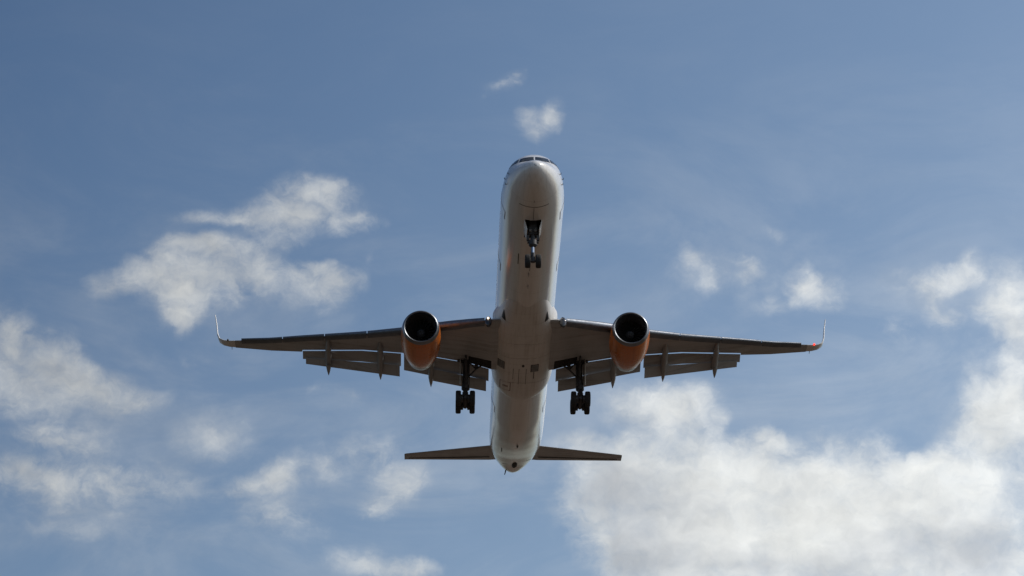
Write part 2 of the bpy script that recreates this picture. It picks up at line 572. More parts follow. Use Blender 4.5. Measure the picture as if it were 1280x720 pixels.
M['ground'] = material('dry soil and scrub', (.2, .15, .1), .95, build=ground_nodes)
g = MB()
NG, SG = 24, 60000.0
gp = [-1.0 + 2.0 * i / NG for i in range(NG + 1)]
gp = [math.copysign(abs(q) ** 3, q) * SG for q in gp]
g.add([(x, y, 0.0) for y in gp for x in gp],
      [(j * (NG + 1) + i, j * (NG + 1) + i + 1, (j + 1) * (NG + 1) + i + 1, (j + 1) * (NG + 1) + i)
       for j in range(NG) for i in range(NG)])
go = g.build('ground', 'ground', None)
go['kind'] = 'structure'

# ------------------------------------------------------------------ the airliner (frame: x to its left wing, y aft from the nose, z up, metres)
plane = bpy.data.objects.new('airliner', None)
plane.empty_display_size = 4.0
plane.location = (1.36021, 165.02101, 75.27833)
plane.rotation_euler = (R(-2.52008), R(-0.08152), R(1.41417))
plane['label'] = 'white twin engine airliner with orange engines, flaps and wheels down, flying overhead'
plane['category'] = 'airplane'
col.objects.link(plane)

# fuselage stations: y, half width, top z, bottom z, z of widest point
FUS = [
    (0.0, .0, -.60, -.60, -.60), (.06, .23, -.40, -.80, -.60), (.15, .36, -.30, -.92, -.60), (.3, .53, -.19, -1.06, -.58),
    (.6, .77, -.03, -1.24, -.53), (1.0, 1.01, .14, -1.42, -.47), (1.5, 1.23, .36, -1.57, -.38), (2.2, 1.46, 1.0, -1.72, -.28),
    (2.6, 1.56, 1.30, -1.78, -.23), (3.0, 1.63, 1.53, -1.83, -.19), (3.5, 1.70, 1.74, -1.88, -.14), (4.2, 1.78, 1.90, -1.92, -.09),
    (5.5, 1.86, 2.0, -1.97, -.03), (7.0, 1.88, 2.03, -1.98, 0), (37.5, 1.88, 2.03, -1.98, 0), (41, 1.885, 2.03, -1.62, .05),
    (44, 1.87, 2.03, -1.10, .18), (46.6, 1.80, 2.03, -.56, .38), (48.5, 1.64, 2.02, -.15, .55), (49.8, 1.48, 1.98, .10, .68),
    (51.4, 1.16, 1.90, .40, .84), (52.7, .84, 1.80, .60, .98), (53.5, .58, 1.70, .74, 1.06), (53.95, .36, 1.55, .88, 1.12),
    (54.15, .12, 1.28, 1.06, 1.16)]
_cache = {}


def fus(y):
    key = round(y, 4)
    if key not in _cache:
        _cache[key] = tuple(pchip(FUS, y, k) for k in range(1, 5))
    return _cache[key]


def fpoint(y, th, out=0.0):                   # th: 0 = keel, 90 deg = left side, 180 = crown
    hw, zt, zb, zc = fus(y)
    h = (zc - zb) if math.cos(th) > 0 else (zt - zc)
    x, z = hw * math.sin(th), -h * math.cos(th)
    if out:
        nx, nz = math.sin(th) / max(hw, .05), -math.cos(th) / max(h, .05)
        L = math.hypot(nx, nz)
        return Vector((x + out * nx / L, y, zc + z + out * nz / L))
    return Vector((x, y, zc + z))


def find_y(x, z):                              # where on the nose the skin has this x and z
    lo, hi = 0.02, 7.0
    for _ in range(40):
        y = (lo + hi) / 2
        hw, zt, zb, zc = fus(y)
        h = (zt - zc) if z > zc else (zc - zb)
        if (x / hw) ** 2 + ((z - zc) / h) ** 2 < 1:
            hi = y
        else:
            lo = y
    return hi


BAY0, BAY1, BAYT = 4.7, 7.1, R(15)
ys = [0.0, .03, .06, .1, .15, .22, .3, .45, .6, .8, 1.0, 1.25, 1.5, 1.7, 1.95, 2.2, 2.4, 2.6, 2.8, 3.0, 3.25, 3.5, 3.85, 4.2, BAY0, 5.5, 6.3, BAY1]
ys += [7.1 + (37.5 - 7.1) * i / 40 for i in range(1, 41)] + [37.5 + (54.15 - 37.5) * i / 60 for i in range(1, 61)]
ths = [BAYT * i / 3 for i in range(-3, 4)] + [BAYT + (2 * math.pi - 2 * BAYT) * i / 66 for i in range(1, 66)]
fm = MB()
nth = len(ths)
fv, ff = [], []
for y in ys:
    fv += [fpoint(y, th) for th in ths]
for i in range(len(ys) - 1):
    for j in range(nth):
        if j < 6 and BAY0 - 1e-6 <= ys[i] and ys[i + 1] <= BAY1 + 1e-6:
            continue                           # the open nose gear bay
        k = (j + 1) % nth
        ff.append((i * nth + j, i * nth + k, (i + 1) * nth + k, (i + 1) * nth + j))
ff.append(tuple((len(ys) - 1) * nth + j for j in range(nth)))
fm.add(fv, ff)
fuselage = fm.build('fuselage', 'white', plane, 50)

# nose gear bay: an open box let into the keel
bay = MB()
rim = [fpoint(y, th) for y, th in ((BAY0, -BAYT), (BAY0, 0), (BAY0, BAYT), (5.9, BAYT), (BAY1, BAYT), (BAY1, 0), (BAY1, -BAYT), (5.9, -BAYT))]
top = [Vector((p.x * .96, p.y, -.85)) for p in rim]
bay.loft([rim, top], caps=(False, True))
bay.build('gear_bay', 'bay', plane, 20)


def skin_patch(y0, y1, t0, t1, out, ny=4, nt=6, taper=1.0):
    """A thin plate lying on the fuselage skin (t in degrees)."""
    lo, hi = [], []
    for i in range(ny + 1):
        for j in range(nt + 1):
            y = y0 + (y1 - y0) * i / ny
            u = j / nt - .5
            sc = 1 + (taper - 1) * i / ny
            th = R((t0 + t1) / 2 + (t1 - t0) * u * sc)
            lo.append(fpoint(y, th, -.01))
            hi.append(fpoint(y, th, out))
    n = nt + 1
    fs = []
    tot = len(lo)
    for i in range(ny):
        for j in range(nt):
            a, b, c, e = i * n + j, i * n + j + 1, (i + 1) * n + j + 1, (i + 1) * n + j
            fs += [(a, b, c, e), (a + tot, e + tot, c + tot, b + tot)]
    border = [j for j in range(n)] + [i * n + nt for i in range(1, ny + 1)] + [ny * n + j for j in range(nt - 1, -1, -1)] + [i * n for i in range(ny - 1, 0, -1)]
    for q in range(len(border)):
        a, b = border[q], border[(q + 1) % len(border)]
        fs.append((a, b, b + tot, a + tot))
    return lo + hi, fs


# cockpit panes, cut to the curve of the nose
def pane(corners):
    """corners: (x, z) bottom inner, top inner, top outer, bottom outer."""
    bi, ti, to, bo = corners
    n, lo, hi = 8, [], []
    for i in range(n + 1):
        for j in range(5):
            u, v = i / n, j / 4
            x = (bi[0] * (1 - u) + bo[0] * u) * (1 - v) + (ti[0] * (1 - u) + to[0] * u) * v
            z = (bi[1] * (1 - u) + bo[1] * u) * (1 - v) + (ti[1] * (1 - u) + to[1] * u) * v
            y = find_y(abs(x), z)
            lo.append((x, y + .03, z - .01))
            hi.append((x * 1.004, y - .014, z + .006))
    fs, m, tot = [], 5, len(lo)
    for i in range(n):
        for j in range(4):
            a, b, c, e = i * m + j, i * m + j + 1, (i + 1) * m + j + 1, (i + 1) * m + j
            fs += [(a, b, c, e), (a + tot, e + tot, c + tot, b + tot)]
    border = [j for j in range(m)] + [i * m + 4 for i in range(1, n + 1)] + [n * m + j for j in range(3, -1, -1)] + [i * m for i in range(n - 1, 0, -1)]
    for q in range(len(border)):
        a, b = border[q], border[(q + 1) % len(border)]
        fs.append((a, b, b + tot, a + tot))
    return lo + hi, fs


for s in (-1, 1):
    for c in (((.045, .40), (.045, .93), (.80, .90), (.90, .46)),
              ((.97, .47), (.87, .91), (1.17, .93), (1.30, .52)),
              ((1.355, .53), (1.225, .935), (1.36, .95), (1.47, .58))):
        vs, fs = pane([(s * x, z) for x, z in c])
        MB().add(vs, fs).build('cockpit_window', 'glass', plane, 60)

# cabin windows and doors on both sides of the hull
win_m = None
skip = ((5.2, 6.9), (13.0, 14.6), (36.0, 37.6))
for s in (-1, 1):
    o = None
    for i in range(70):
        y = 8.2 + i * .61
        if any(a < y < b for a, b in skip) or y > 43 or i % 1:
            continue
        if o is None:
            vs, fs = skin_patch(8.2 - .12, 8.2 + .12, s * 98 - 5.2, s * 98 + 5.2, .008, 3, 4)
            o = MB().add(vs, fs).build('cabin_window', 'glass', plane, 50)
        elif y < 38:
            c = o.copy()
            c.location = (0, y - 8.2, 0)
            c.parent = plane
            col.objects.link(c)
    for y0, h0, h1 in ((5.6, 62, 118), (13.4, 68, 112), (36.4, 62, 118)):
        vs, fs = skin_patch(y0, y0 + .95, s * h0, s * h1, .012, 4, 12)
        dr = MB().add(vs, fs).build('cabin_door', 'white', plane, 50)
        fr = MB()
        for a, b, p, q in ((y0 - .05, y0 - .015, h0 - 1, h1 + 1), (y0 + .965, y0 + 1.0, h0 - 1, h1 + 1),
                           (y0 - .05, y0 + 1.0, h0 - 2, h0 - .9), (y0 - .05, y0 + 1.0, h1 + .9, h1 + 2)):
            vs, fs = skin_patch(a, b, s * p, s * q, .006, 3, 12)
            fr.add(vs, fs)
        fr.build('door_seam', 'seal', dr, 50)

# wing to body fairing: y, half width, bottom z
FAIR = [(15.2, 1.0, -1.72), (16.4, 1.28, -1.90), (17.6, 1.46, -2.0), (18.8, 1.58, -2.06), (19.7, 1.68, -2.11), (20.4, 1.84, -2.16), (21.0, 2.0, -2.20), (21.5, 2.06, -2.25), (27.5, 2.05, -2.27),
        (29.4, 2.03, -2.27), (30.4, 1.96, -2.26), (31.2, 1.80, -2.23), (31.8, 1.58, -2.18), (32.3, 1.26, -2.10), (32.7, .85, -1.96)]


def fair(y):
    return pchip(FAIR, y, 1), pchip(FAIR, y, 2)


def fair_z(x, y):
    hw, zb = fair(y)
    return -.62 + (zb + .62) * max(0.0, 1 - min(1, abs(x) / hw) ** 2.7) ** (1 / 2.7)


loops = []
for i in range(73):
    y = 15.2 + (32.7 - 15.2) * i / 72
    hw, zb = fair(y)
    lp = []
    for j in range(49):
        a = math.pi * j / 48
        cx, sz = math.cos(a), math.sin(a)
        lp.append((hw * math.copysign(abs(cx) ** (2 / 2.7), cx), y, -.62 + (zb + .62) * abs(sz) ** (2 / 2.7)))
    lp.append((-hw * .8, y, -.3))
    lp.append((hw * .8, y, -.3))
    loops.append(lp)
MB().loft(loops).build('belly_fairing', 'belly', plane, 50)


def belly_strip(rows, out, depth=.02, n=5):
    """A thin plate on the belly fairing; rows of (y, x0, x1), each cut into n so that it follows the curve."""
    fine = []
    for r0, r1 in zip(rows, rows[1:]):
        fine += [tuple(p + (q - p) * i / 4 for p, q in zip(r0, r1)) for i in range(4)]
    fine.append(rows[-1])
    loops = []
    for y, x0, x1 in fine:
        xs = [x0 + (x1 - x0) * i / n for i in range(n + 1)]
        loops.append([(x, y, fair_z(x, y) - out) for x in xs] + [(x, y, fair_z(x, y) + depth) for x in xs[::-1]])
    mb = MB().loft(loops)
    return mb.v, mb.f


def belly_plate(poly, out, depth=.02):
    """A thin plate of this x, y outline lying on the belly fairing."""
    lo = [(x, y, fair_z(x, y) + depth) for x, y in poly]
    hi = [(x, y, fair_z(x, y) - out) for x, y in poly]
    n = len(poly)
    return lo + hi, [tuple(range(n)), tuple(range(2 * n - 1, n - 1, -1))] + [(i, (i + 1) % n, (i + 1) % n + n, i + n) for i in range(n)]


def rect(x0, x1, y0, y1, n=4):
    p = [(x0 + (x1 - x0) * i / n, y0) for i in range(n)] + [(x1, y0 + (y1 - y0) * i / n) for i in range(n)]
    return p + [(x1 - (x1 - x0) * i / n, y1) for i in range(n)] + [(x0, y1 - (y1 - y0) * i / n) for i in range(n)]


for s, xx in ((-1, -1.40), (1, 1.32)):
    vs, fs = belly_strip([(18.75, xx - .02, xx + .02), (19.65, xx - .12, xx + .12), (19.8, xx - .12, xx + .12)], .012)
    MB().add(vs, fs).build('air_inlet', 'black', plane)
for x0, x1, y0, y1 in ((-1.66, -1.20, 25.75, 26.95), (.50, 1.02, 25.95, 27.15)):
    gm = MB()
    gm.add(*belly_strip([(y0, x0, x1), (y1, x0, x1)], .012))
    gr = gm.build('vent_grille', 'grille', plane)
    lv = MB()
    for i in range(6):
        yy = y0 + .12 + (y1 - y0 - .24) * i / 5
        lv.add(*belly_strip([(yy - .04, x0 + .05, x1 - .05), (yy + .04, x0 + .05, x1 - .05)], .035, -.01))
    lv.build('louvre', 'composite', gr)
MB().add(*belly_plate([(0.0 + .09 * math.cos(a * math.pi / 6), 26.1 + .2 * math.sin(a * math.pi / 6)) for a in range(12)], .015)).build('drain_port', 'black', plane)
MB().add(*belly_plate(rect(.70, .76, 27.2, 28.3), .01)).build('drain_stain', 'seal', plane)
st = MB()
x0, x1, y0, y1 = -1.46, -.74, 29.0, 30.5
for r_ in ((x0, x1, y0, y0 + .09), (x0, x1, y1 - .09, y1), (x0, x0 + .045, y0 + .093, y1 - .093), (x1 - .045, x1, y0 + .093, y1 - .093)):
    st.add(*belly_plate(rect(*r_), .006))
for i in range(4):
    st.add(*belly_plate(rect(x0 + .2 + i * .09, x0 + .26 + i * .09, 29.62, 29.9), .006))
st.build('stencil_marking', 'outline', plane)
for xx, ya, yb in ((-.25, 26.6, 29.2), (.22, 26.6, 29.2), (-.62, 26.6, 28.4), (-1.75, 23.4, 28.2), (1.75, 23.4, 28.2)):
    n = int((yb - ya) / .5)
    MB().add(*belly_plate(rect(xx - .016, xx + .016, ya, yb, n), .005)).build('panel_seam', 'seal', plane)
for yy, xa, xb in ((22.6, -1.7, 1.7), (29.0, -.7, 1.6), (24.9, -1.6, 1.6)):
    MB().add(*belly_plate(rect(xa, xb, yy - .02, yy + .02, 16), .005)).build('panel_seam', 'seal', plane)

# keel details
for y, x, h, L in ((12.1, -.05, .16, .35), (13.9, -.04, .16, .3), (2.45, 0, .05, .15)):
    z = fpoint(y, 0).z
    MB().loft([[(x - .02, y, z + .03), (x, y - .12, z + .03), (x + .02, y, z + .03), (x, y + L, z + .03)],
               [(x - .012, y + .12, z - h), (x, y + .06, z - h), (x + .012, y + .12, z - h), (x, y + L * .9, z - h)]]).build('blade_antenna', 'seal', plane)
vs, fs = skin_patch(9.6, 11.1, -23.6, -22.0, .008, 4, 2)
MB().add(vs, fs).build('drain_slot', 'black', plane)
vs, fs = skin_patch(3.1, 3.16, -32, 32, .004, 1, 18)
MB().add(vs, fs).build('keel_seam', 'seal', plane)
for a, b, p, q in ((3.2, 4.65, -.5, .5), (7.2, 11.8, -.5, .5)):
    MB().add(*skin_patch(a, b, p, q, .004, 6, 2)).build('keel_seam', 'seal', plane)
for s in (-1, 1):
    for y, th in ((2.35, 98), (3.0, 82), (3.3, 97)):
        p = fpoint(y, s * R(th))
        q = fpoint(y, s * R(th), .07)
        MB().tube([p, q, q + Vector((0, -.22, 0))], [.022, .02, .012], 8).build('pitot_probe', 'seal', plane)
vs, fs = skin_patch(44.6, 46.0, -33.5, -31, .008, 5, 2)
MB().add(vs, fs).build('drain_slot', 'black', plane)
p = fpoint(42.8, R(2))
MB().tube([p + Vector((0, 0, .03)), p + Vector((0, .12, -.12))], [.08, .05], 10).build('drain_mast', 'seal', plane)
# tail bumper: a dark teardrop under the tail cone
tb = MB()
pts, rr = [], []
for i in range(9):
    y = 49.6 + 2.4 * i / 8
    pts.append(fpoint(y, R(3)) + Vector((0, 0, .03)))
    rr.append((.21 * math.sin(math.pi * min(1, (i + .5) / 9)) ** .6, .13 * math.sin(math.pi * (i + .5) / 9)))
tb.tube(pts, rr, 14, up=(0, 0, 1)).build('tail_skid', 'bay', plane)
MB().tube([(-.5, 53.3, .9), (-.54, 53.6, .74), (-.58, 53.8, .68)], [.05, .04, .03], 8).build('drain_mast', 'black', plane)
MB().lathe([(0, .05), (.0, .16), (.10, .165), (.11, .13), (-.3, .12), (-.3, .0)], (0, 54.02, 1.19), 'y', 24).build('exhaust_pipe', 'nozzle', plane)
for s, y0, th in ((1, 49.6, 46), (-1, 50.6, 30)):
    vs, fs = skin_patch(y0, y0 + .1, s * th - 9, s * th + 9, .006, 1, 6)
    MB().add(vs, fs).build('access_seam', 'seal', plane)


# ------------------------------------------------------------------ wings
def airfoil(le, te, n, th, camber=.35, blunt=.0, m=14):
    """Closed section loop from LE to TE; n = thickness direction."""
    le, te, n = Vector(le), Vector(te), Vector(n).normalized()
    f = lambda t: 5 * (.2969 * math.sqrt(t) - .126 * t - .3516 * t**2 + .2843 * t**3 - (.1015 - blunt) * t**4)
    up, lo = [], []
    for i in range(m + 1):
        t = .5 * (1 - math.cos(math.pi * i / m))
        p = le.lerp(te, t)
        up.append(p + n * th * f(t) * (1 - camber) * 1.0)
        lo.append(p - n * th * f(t) * camber * 1.0)
    return up[::-1] + lo[1:]                  # TE over the top to LE, back along the bottom


# span stations: x, LE y, LE z, end y, end z, thickness  (inboard of 14.5 m the flaps carry on from the end)
BOX = [(1.2, 20.3, -1.50, 28.0, -1.70, 1.1), (2.05, 20.05, -1.62, 27.9, -1.68, 1.12), (2.45, 20.45, -1.54, 27.8, -1.60, 1.08), (3.55, 21.15, -1.36, 27.5, -1.40, .98),
       (5.8, 22.35, -1.13, 27.2, -1.13, .80), (7.9, 23.45, -.97, 27.1, -.93, .64), (10.4, 24.75, -.68, 27.4, -.62, .52),
       (14.45, 26.85, -.06, 28.6, -.16, .36), (14.5, 26.88, -.05, 29.0, -.12, .36), (16.5, 27.9, .22, 29.5, .15, .29), (18.95, 29.0, .62, 30.02, .56, .2)]


def box_end(x):
    t = lerp_table(BOX, x)
    return t[2], t[3]


def wing(s):
    S = lambda p: (s * p[0], p[1], p[2])
    secs = []
    xs = []
    for a, b in zip(BOX, BOX[1:]):
        n = max(1, int((b[0] - a[0]) / .55))
        xs += [a[0] + (b[0] - a[0]) * i / n for i in range(n)]
    xs.append(BOX[-1][0])
    for x in xs:
        ly, lz, ey, ez, th = lerp_table(BOX, x)
        secs.append([S(p) for p in airfoil((x, ly, lz), (x, ey, ez), (0, 0, 1), th, .38, .035)])
    mb = MB()
    n = len(secs[0])
    vs = [p for q in secs for p in q]
    fs = []
    m = 14
    for i in range(len(secs) - 1):
        for j in range(n):
            k = (j + 1) % n
            if 2.04 <= xs[i] and xs[i + 1] <= 3.56 and m + 10 <= j < m + 13:
                continue                      # the open main gear well in the lower skin
            fs.append((i * n + j, i * n + k, (i + 1) * n + k, (i + 1) * n + j))
    fs += [tuple(range(n)), tuple((len(secs) - 1) * n + j for j in range(n))]
    mb.add(vs, fs)
    wg = mb.build('wing', 'wing', plane, 40)

    # gear well liner inside the wing
    ia = [i for i in range(len(xs)) if 2.04 <= xs[i] <= 3.56]
    l0, l1 = [], []
    ring = [(i, m + 10) for i in ia] + [(ia[-1], m + j) for j in (11, 12)] + [(i, m + 13) for i in ia[::-1]] + [(ia[0], m + j) for j in (12, 11)]
    rim_ = [Vector(secs[i][j]) for i, j in ring]
    top_ = [p + Vector((0, 0, .24 if j < m + 12 else .06)) for p, (i, j) in zip(rim_, ring)]
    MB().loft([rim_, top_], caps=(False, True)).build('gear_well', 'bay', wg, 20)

    # leading edge slats
    def slat(xa, xb):
        lp = []
        for i in range(7):
            x = xa + (xb - xa) * i / 6
            ly, lz, ey, ez, th = lerp_table(BOX, x)
            h = (th * .26 + .06) * min(1.0, .66 + .34 * max(0, x - 2.6) / 2.2)
            sc = []
            for t in range(15):               # blunt drooped nose, upper TE to lower TE
                a = math.pi * (t / 14)
                sc.append((x, ly + .24 - .46 * math.sin(a) ** .62, lz - .01 + h * math.cos(a) + .03 * math.sin(a)))
            sc += [(x, ly + .02, lz - th * .10), (x, ly - .06, lz + .02), (x, ly + .05, lz + th * .16)]
            lp.append([S(p) for p in sc])
        return MB().loft(lp).build('slat', 'alloy', wg, 40)
    for xa, xb in ((2.6, 5.75), (7.35, 10.1), (10.16, 12.9), (12.96, 15.7), (15.76, 18.5)):
        slat(xa, xb)

    # double slotted flaps, run out for landing
    def flap(name, xa, xb, ca, cb, dl, gap=(.09, -.06), th=.17, n=5, pin=None, mat='wing'):
        lp, tes = [], []
        for i in range(n + 1):
            t = i / n
            x, c = xa + (xb - xa) * t, ca + (cb - ca) * t
            if pin:
                py, pz = pin[0][0] + (pin[1][0] - pin[0][0]) * t, pin[0][1] + (pin[1][1] - pin[0][1]) * t
            else:
                py, pz = box_end(x)
            ly, lz = py + gap[0], pz + gap[1]
            ty, tz = ly + c * math.cos(R(dl)), lz - c * math.sin(R(dl))
            lp.append([S(p) for p in airfoil((x, ly, lz), (x, ty, tz), (0, math.sin(R(dl)), math.cos(R(dl))), c * th, .4, .01)])
            tes.append((ty, tz))
        return MB().loft(lp).build(name, mat, wg, 40), (tes[0], tes[-1])
    for xa, xb, ca, cb, aa, ab, da in ((7.95, 14.44, 1.04, .66, .86, .46, 30), (2.2, 5.85, 1.02, 1.06, .84, .90, 30)):
        f_, tes = flap('flap', xa, xb, ca, cb, da)
        flap('aft_flap', xa + .08 if xa > 7 else xa + .16, xb - .2 if xa > 7 else xb, aa, ab, da + 9, (-.27, -.03), .12, pin=tes)
    flap('flap', 6.08, 7.76, 1.55, 1.36, 29, th=.12)
    # flap track fairings
    for x, tz in ((5.98, -2.45), (9.3, -1.96), (12.72, -1.67)):
        ey, ez = box_end(x)
        y0 = ey - 1.9
        mb = MB()
        P = [(y0, ez - .02, .02), (y0 + .35, ez - .14, .10), (y0 + .9, ez - .24, .17), (ey - .3, ez - .36, .19), (ey + .35, ez - .55, .20),
             (ey + .9, ez - .83, .18), (29.3 - .62, tz + .36, .16), (29.3 - .3, tz + .17, .10), (29.3 - .1, tz + .05, .045), (29.34, tz, .012)]
        mb.tube([(s * x, a, b) for a, b, r in P], [(r * 1.05, r * 1.4) for a, b, r in P], 14, up=(0, 0, 1))
        mb.build('flap_track_fairing', 'composite', wg, 60)
    # blended winglet
    W = [(18.95, 29.0, .62, 30.02, .2, (0, 1)), (19.35, 29.16, .68, 30.10, .22, (-.25, 1)), (19.72, 29.33, .80, 30.16, .22, (-.6, .8)),
         (20.02, 29.52, 1.02, 30.24, .23, (-.88, .45)), (20.17, 29.75, 1.45, 30.35, .22, (-.98, .22)),
         (20.28, 30.08, 2.3, 30.52, .18, (-1, .16)), (20.42, 30.38, 3.08, 30.72, .13, (-1, .16))]
    lp = [[S(p) for p in airfoil((x, a, z), (x, b, z - .04), (nx, 0, nz), th * .9, .45, .01)] for x, a, z, b, th, (nx, nz) in W]
    wl = MB().loft(lp).build('winglet', 'winglet', wg, 40)
    # tip lamp and static wick
    nl = MB().lathe([(-.12, .0), (-.10, .05), (0, .075), (.10, .05), (.12, .0)], (s * 19.42, 29.12, .70), 'y', 14)
    nl.build('navigation_light', 'red' if s > 0 else 'lens', wg, 60)
    MB().tube([(s * 19.2, 30.05, .62), (s * 19.2, 30.25, .50)], [.025, .012], 6).build('static_wick', 'seal', wg)
    # root landing lamp behind a glass let into the leading edge
    ly, lz, ey, ez, th = lerp_table(BOX, 2.32)
    lg = MB()
    lp = []
    for i in range(7):
        a = math.pi * (i + .001) / 6.002
        r = math.sin(a) ** .7
        lp.append([(s * 2.36 + .22 * r * math.cos(q * math.pi / 8), ly - .14 - .12 * math.cos(a) + .12 * r * -math.sin(q * math.pi / 8) * -1 * .6,
                    lz - .16 + .40 * r * math.sin(q * math.pi / 8)) for q in range(16)])
    ld = lg.loft(lp).build('landing_light', 'lens', wg, 60)
    if s < 0:
        MB().lathe([(-.03, .0), (-.02, .05), (.03, .075), (.06, .0)], (s * 2.38, ly - .30, lz + .04), 'y', 14).build('bulb', 'lamp', ld, 60)
    return wg


wings = [wing(s) for s in (-1, 1)]


# ------------------------------------------------------------------ engines
def engine(s):
    c = (s * 6.63, 19.65, -2.30)
    e = MB().lathe([(.28, 1.175), (.55, 1.215), (.9, 1.24), (1.6, 1.265), (2.4, 1.26), (3.0, 1.23), (3.5, 1.17), (4.05, 1.085), (4.5, .98)], c, 'y', 72)
    en = e.build('engine', 'orange', plane, 60, 'jet engine in an orange cowl')
    MB().lathe([(.28, 1.175), (.2, 1.158), (.13, 1.14), (.07, 1.115), (.02, 1.075), (.0, 1.045), (.02, 1.01), (.07, .985), (.16, .965), (.3, .955)], c, 'y', 72).build('inlet_lip', 'lip', en, 60)
    MB().lathe([(.3, .955), (.6, .945), (1.2, .95), (1.55, .95), (1.55, .0)], c, 'y', 60).build('inlet_duct', 'liner', en, 60)
    MB().lathe([(4.5, .98), (4.9, .90), (5.3, .80), (5.31, .77), (4.9, .80), (4.4, .84), (4.4, .0)], c, 'y', 60).build('exhaust_nozzle', 'nozzle', en, 60)
    MB().lathe([(4.7, .46), (5.5, .36), (6.0, .16), (6.1, .0)], c, 'y', 32).build('exhaust_cone', 'nozzle', en, 60)
    fan = MB()
    for k in range(22):
        a0 = 2 * math.pi * k / 22
        lo, hi = [], []
        for i in range(6):
            r = .28 + (.93 - .28) * i / 5
            tw = R(25 + 40 * i / 5)
            ch = .17 + .05 * i / 5
            for q, dst in ((-1, lo), (1, hi)):
                da, dy = q * ch * math.sin(tw) / r * .62, q * ch * math.cos(tw)
                dst.append((c[0] + r * math.cos(a0 + da), c[1] + 1.22 + dy, c[2] + r * math.sin(a0 + da)))
        pts = lo + hi
        thick = [(x, y + .015, z) for x, y, z in pts]
        fs = []
        for i in range(5):
            fs += [(i, i + 1, i + 7, i + 6), (12 + i, 18 + i, 19 + i, 13 + i)]
        ring = list(range(6)) + list(range(11, 5, -1))
        for q in range(12):
            a, b = ring[q], ring[(q + 1) % 12]
            fs.append((a, a + 12, b + 12, b))
        fan.add(pts + thick, fs)
    fan.build('fan', 'blade', en, 40)
    sp = MB().lathe([(.72, .0), (.76, .045), (.85, .12), (1.0, .215), (1.15, .275), (1.3, .29)], c, 'y', 32).build('spinner', 'liner', en, 60)
    sw = MB()
    inner, outer = [], []
    for i in range(19):
        a = 2.2 + i * .25
        r0 = .06 + .008 * i
        yy = lambda r: c[1] + .70 + r * .95 + max(0, r - .1) * .3
        for r, dst in ((r0, inner), (r0 + .032, outer)):
            dst.append((c[0] + r * math.cos(a), yy(r) - .012, c[2] + r * math.sin(a)))
    back = [(x, y + .02, z) for x, y, z in inner]
    backo = [(x, y + .02, z) for x, y, z in outer]
    loops_ = [[inner[i], outer[i], backo[i], back[i]] for i in range(19)]
    sw.loft(loops_).build('spinner_swirl', 'hub', en, 60)
    # pylon
    lp = []
    for z, ya, yb, tw in ((-1.2, 21.0, 25.2, .16), (-1.0, 21.2, 25.9, .19), (-.8, 22.2, 26.4, .17)):
        lp.append([(c[0] + tw * p, ya + (yb - ya) * q, z) for p, q in ((0, 0), (.7, .06), (1, .2), (1, .6), (.5, .9), (0, 1), (-.5, .9), (-1, .6), (-1, .2), (-.7, .06))])
    MB().loft(lp).build('pylon', 'white', en, 40)
    # strake on the inboard side of the cowl
    return en


engines = [engine(s) for s in (-1, 1)]


# ------------------------------------------------------------------ tail
def tailplane(s):
    lp = []
    for i in range(9):
        t = i / 8
        x = .9 + (7.82 - .9) * t
        u = (x - 1.5) / (7.82 - 1.5)
        ly, lz = 47.05 + (51.05 - 47.05) * u, .36 + (1.22 - .36) * u
        c, = lerp_table([(0, 4.25), (1, 1.75)], max(0, u)) if u >= 0 else (4.25,)
        ty, tz = ly + c * math.cos(R(6.8)), lz + c * math.sin(R(6.8))
        lp.append([(s * q[0], q[1], q[2]) for q in airfoil((x, ly, lz), (x, ty, tz), (0, -math.sin(R(6.8)), math.cos(R(6.8))), c * .105, .5, .004)])
    # rounded tip
    x = 7.92
    lp.append([(s * q[0], q[1], q[2]) for q in airfoil((x, 51.25, 1.26), (x, 52.75, 1.40), (0, -.118, .993), .05, .5, .004)])
    tp = MB().loft(lp).build('tailplane', 'wing', plane, 40)
    # elevator hinge gap
    hg = []
    for t in (0, 1):
        x = 1.75 + (7.6 - 1.75) * t
        u = (x - 1.5) / 6.32
        ly, lz, c = 47.05 + 4 * u, .36 + .86 * u, 4.25 - 2.5 * u
        y, z = ly + c * .70, lz + c * .70 * math.tan(R(6.8)) - c * .105 * .5 * .60
        hg.append([(s * x, y - .03, z + .05), (s * x, y + .03, z + .05), (s * x, y + .03, z - .008), (s * x, y - .03, z - .008)])
    MB().loft(hg).build('elevator_gap', 'seal', tp)


for s in (-1, 1):
    tailplane(s)
lp = []
for z, ya, yb, th in ((1.5, 41.6, 51.0, .5), (2.2, 43.2, 51.1, .75), (3.2, 44.6, 51.5, .72), (9.0, 50.2, 54.2, .4), (9.35, 50.9, 54.2, .15)):
    lp.append(airfoil((0, ya, z), (0, yb, z), (1, 0, 0), th, .5, .004))
MB().loft(lp).build('tail_fin', 'white', plane, 40)


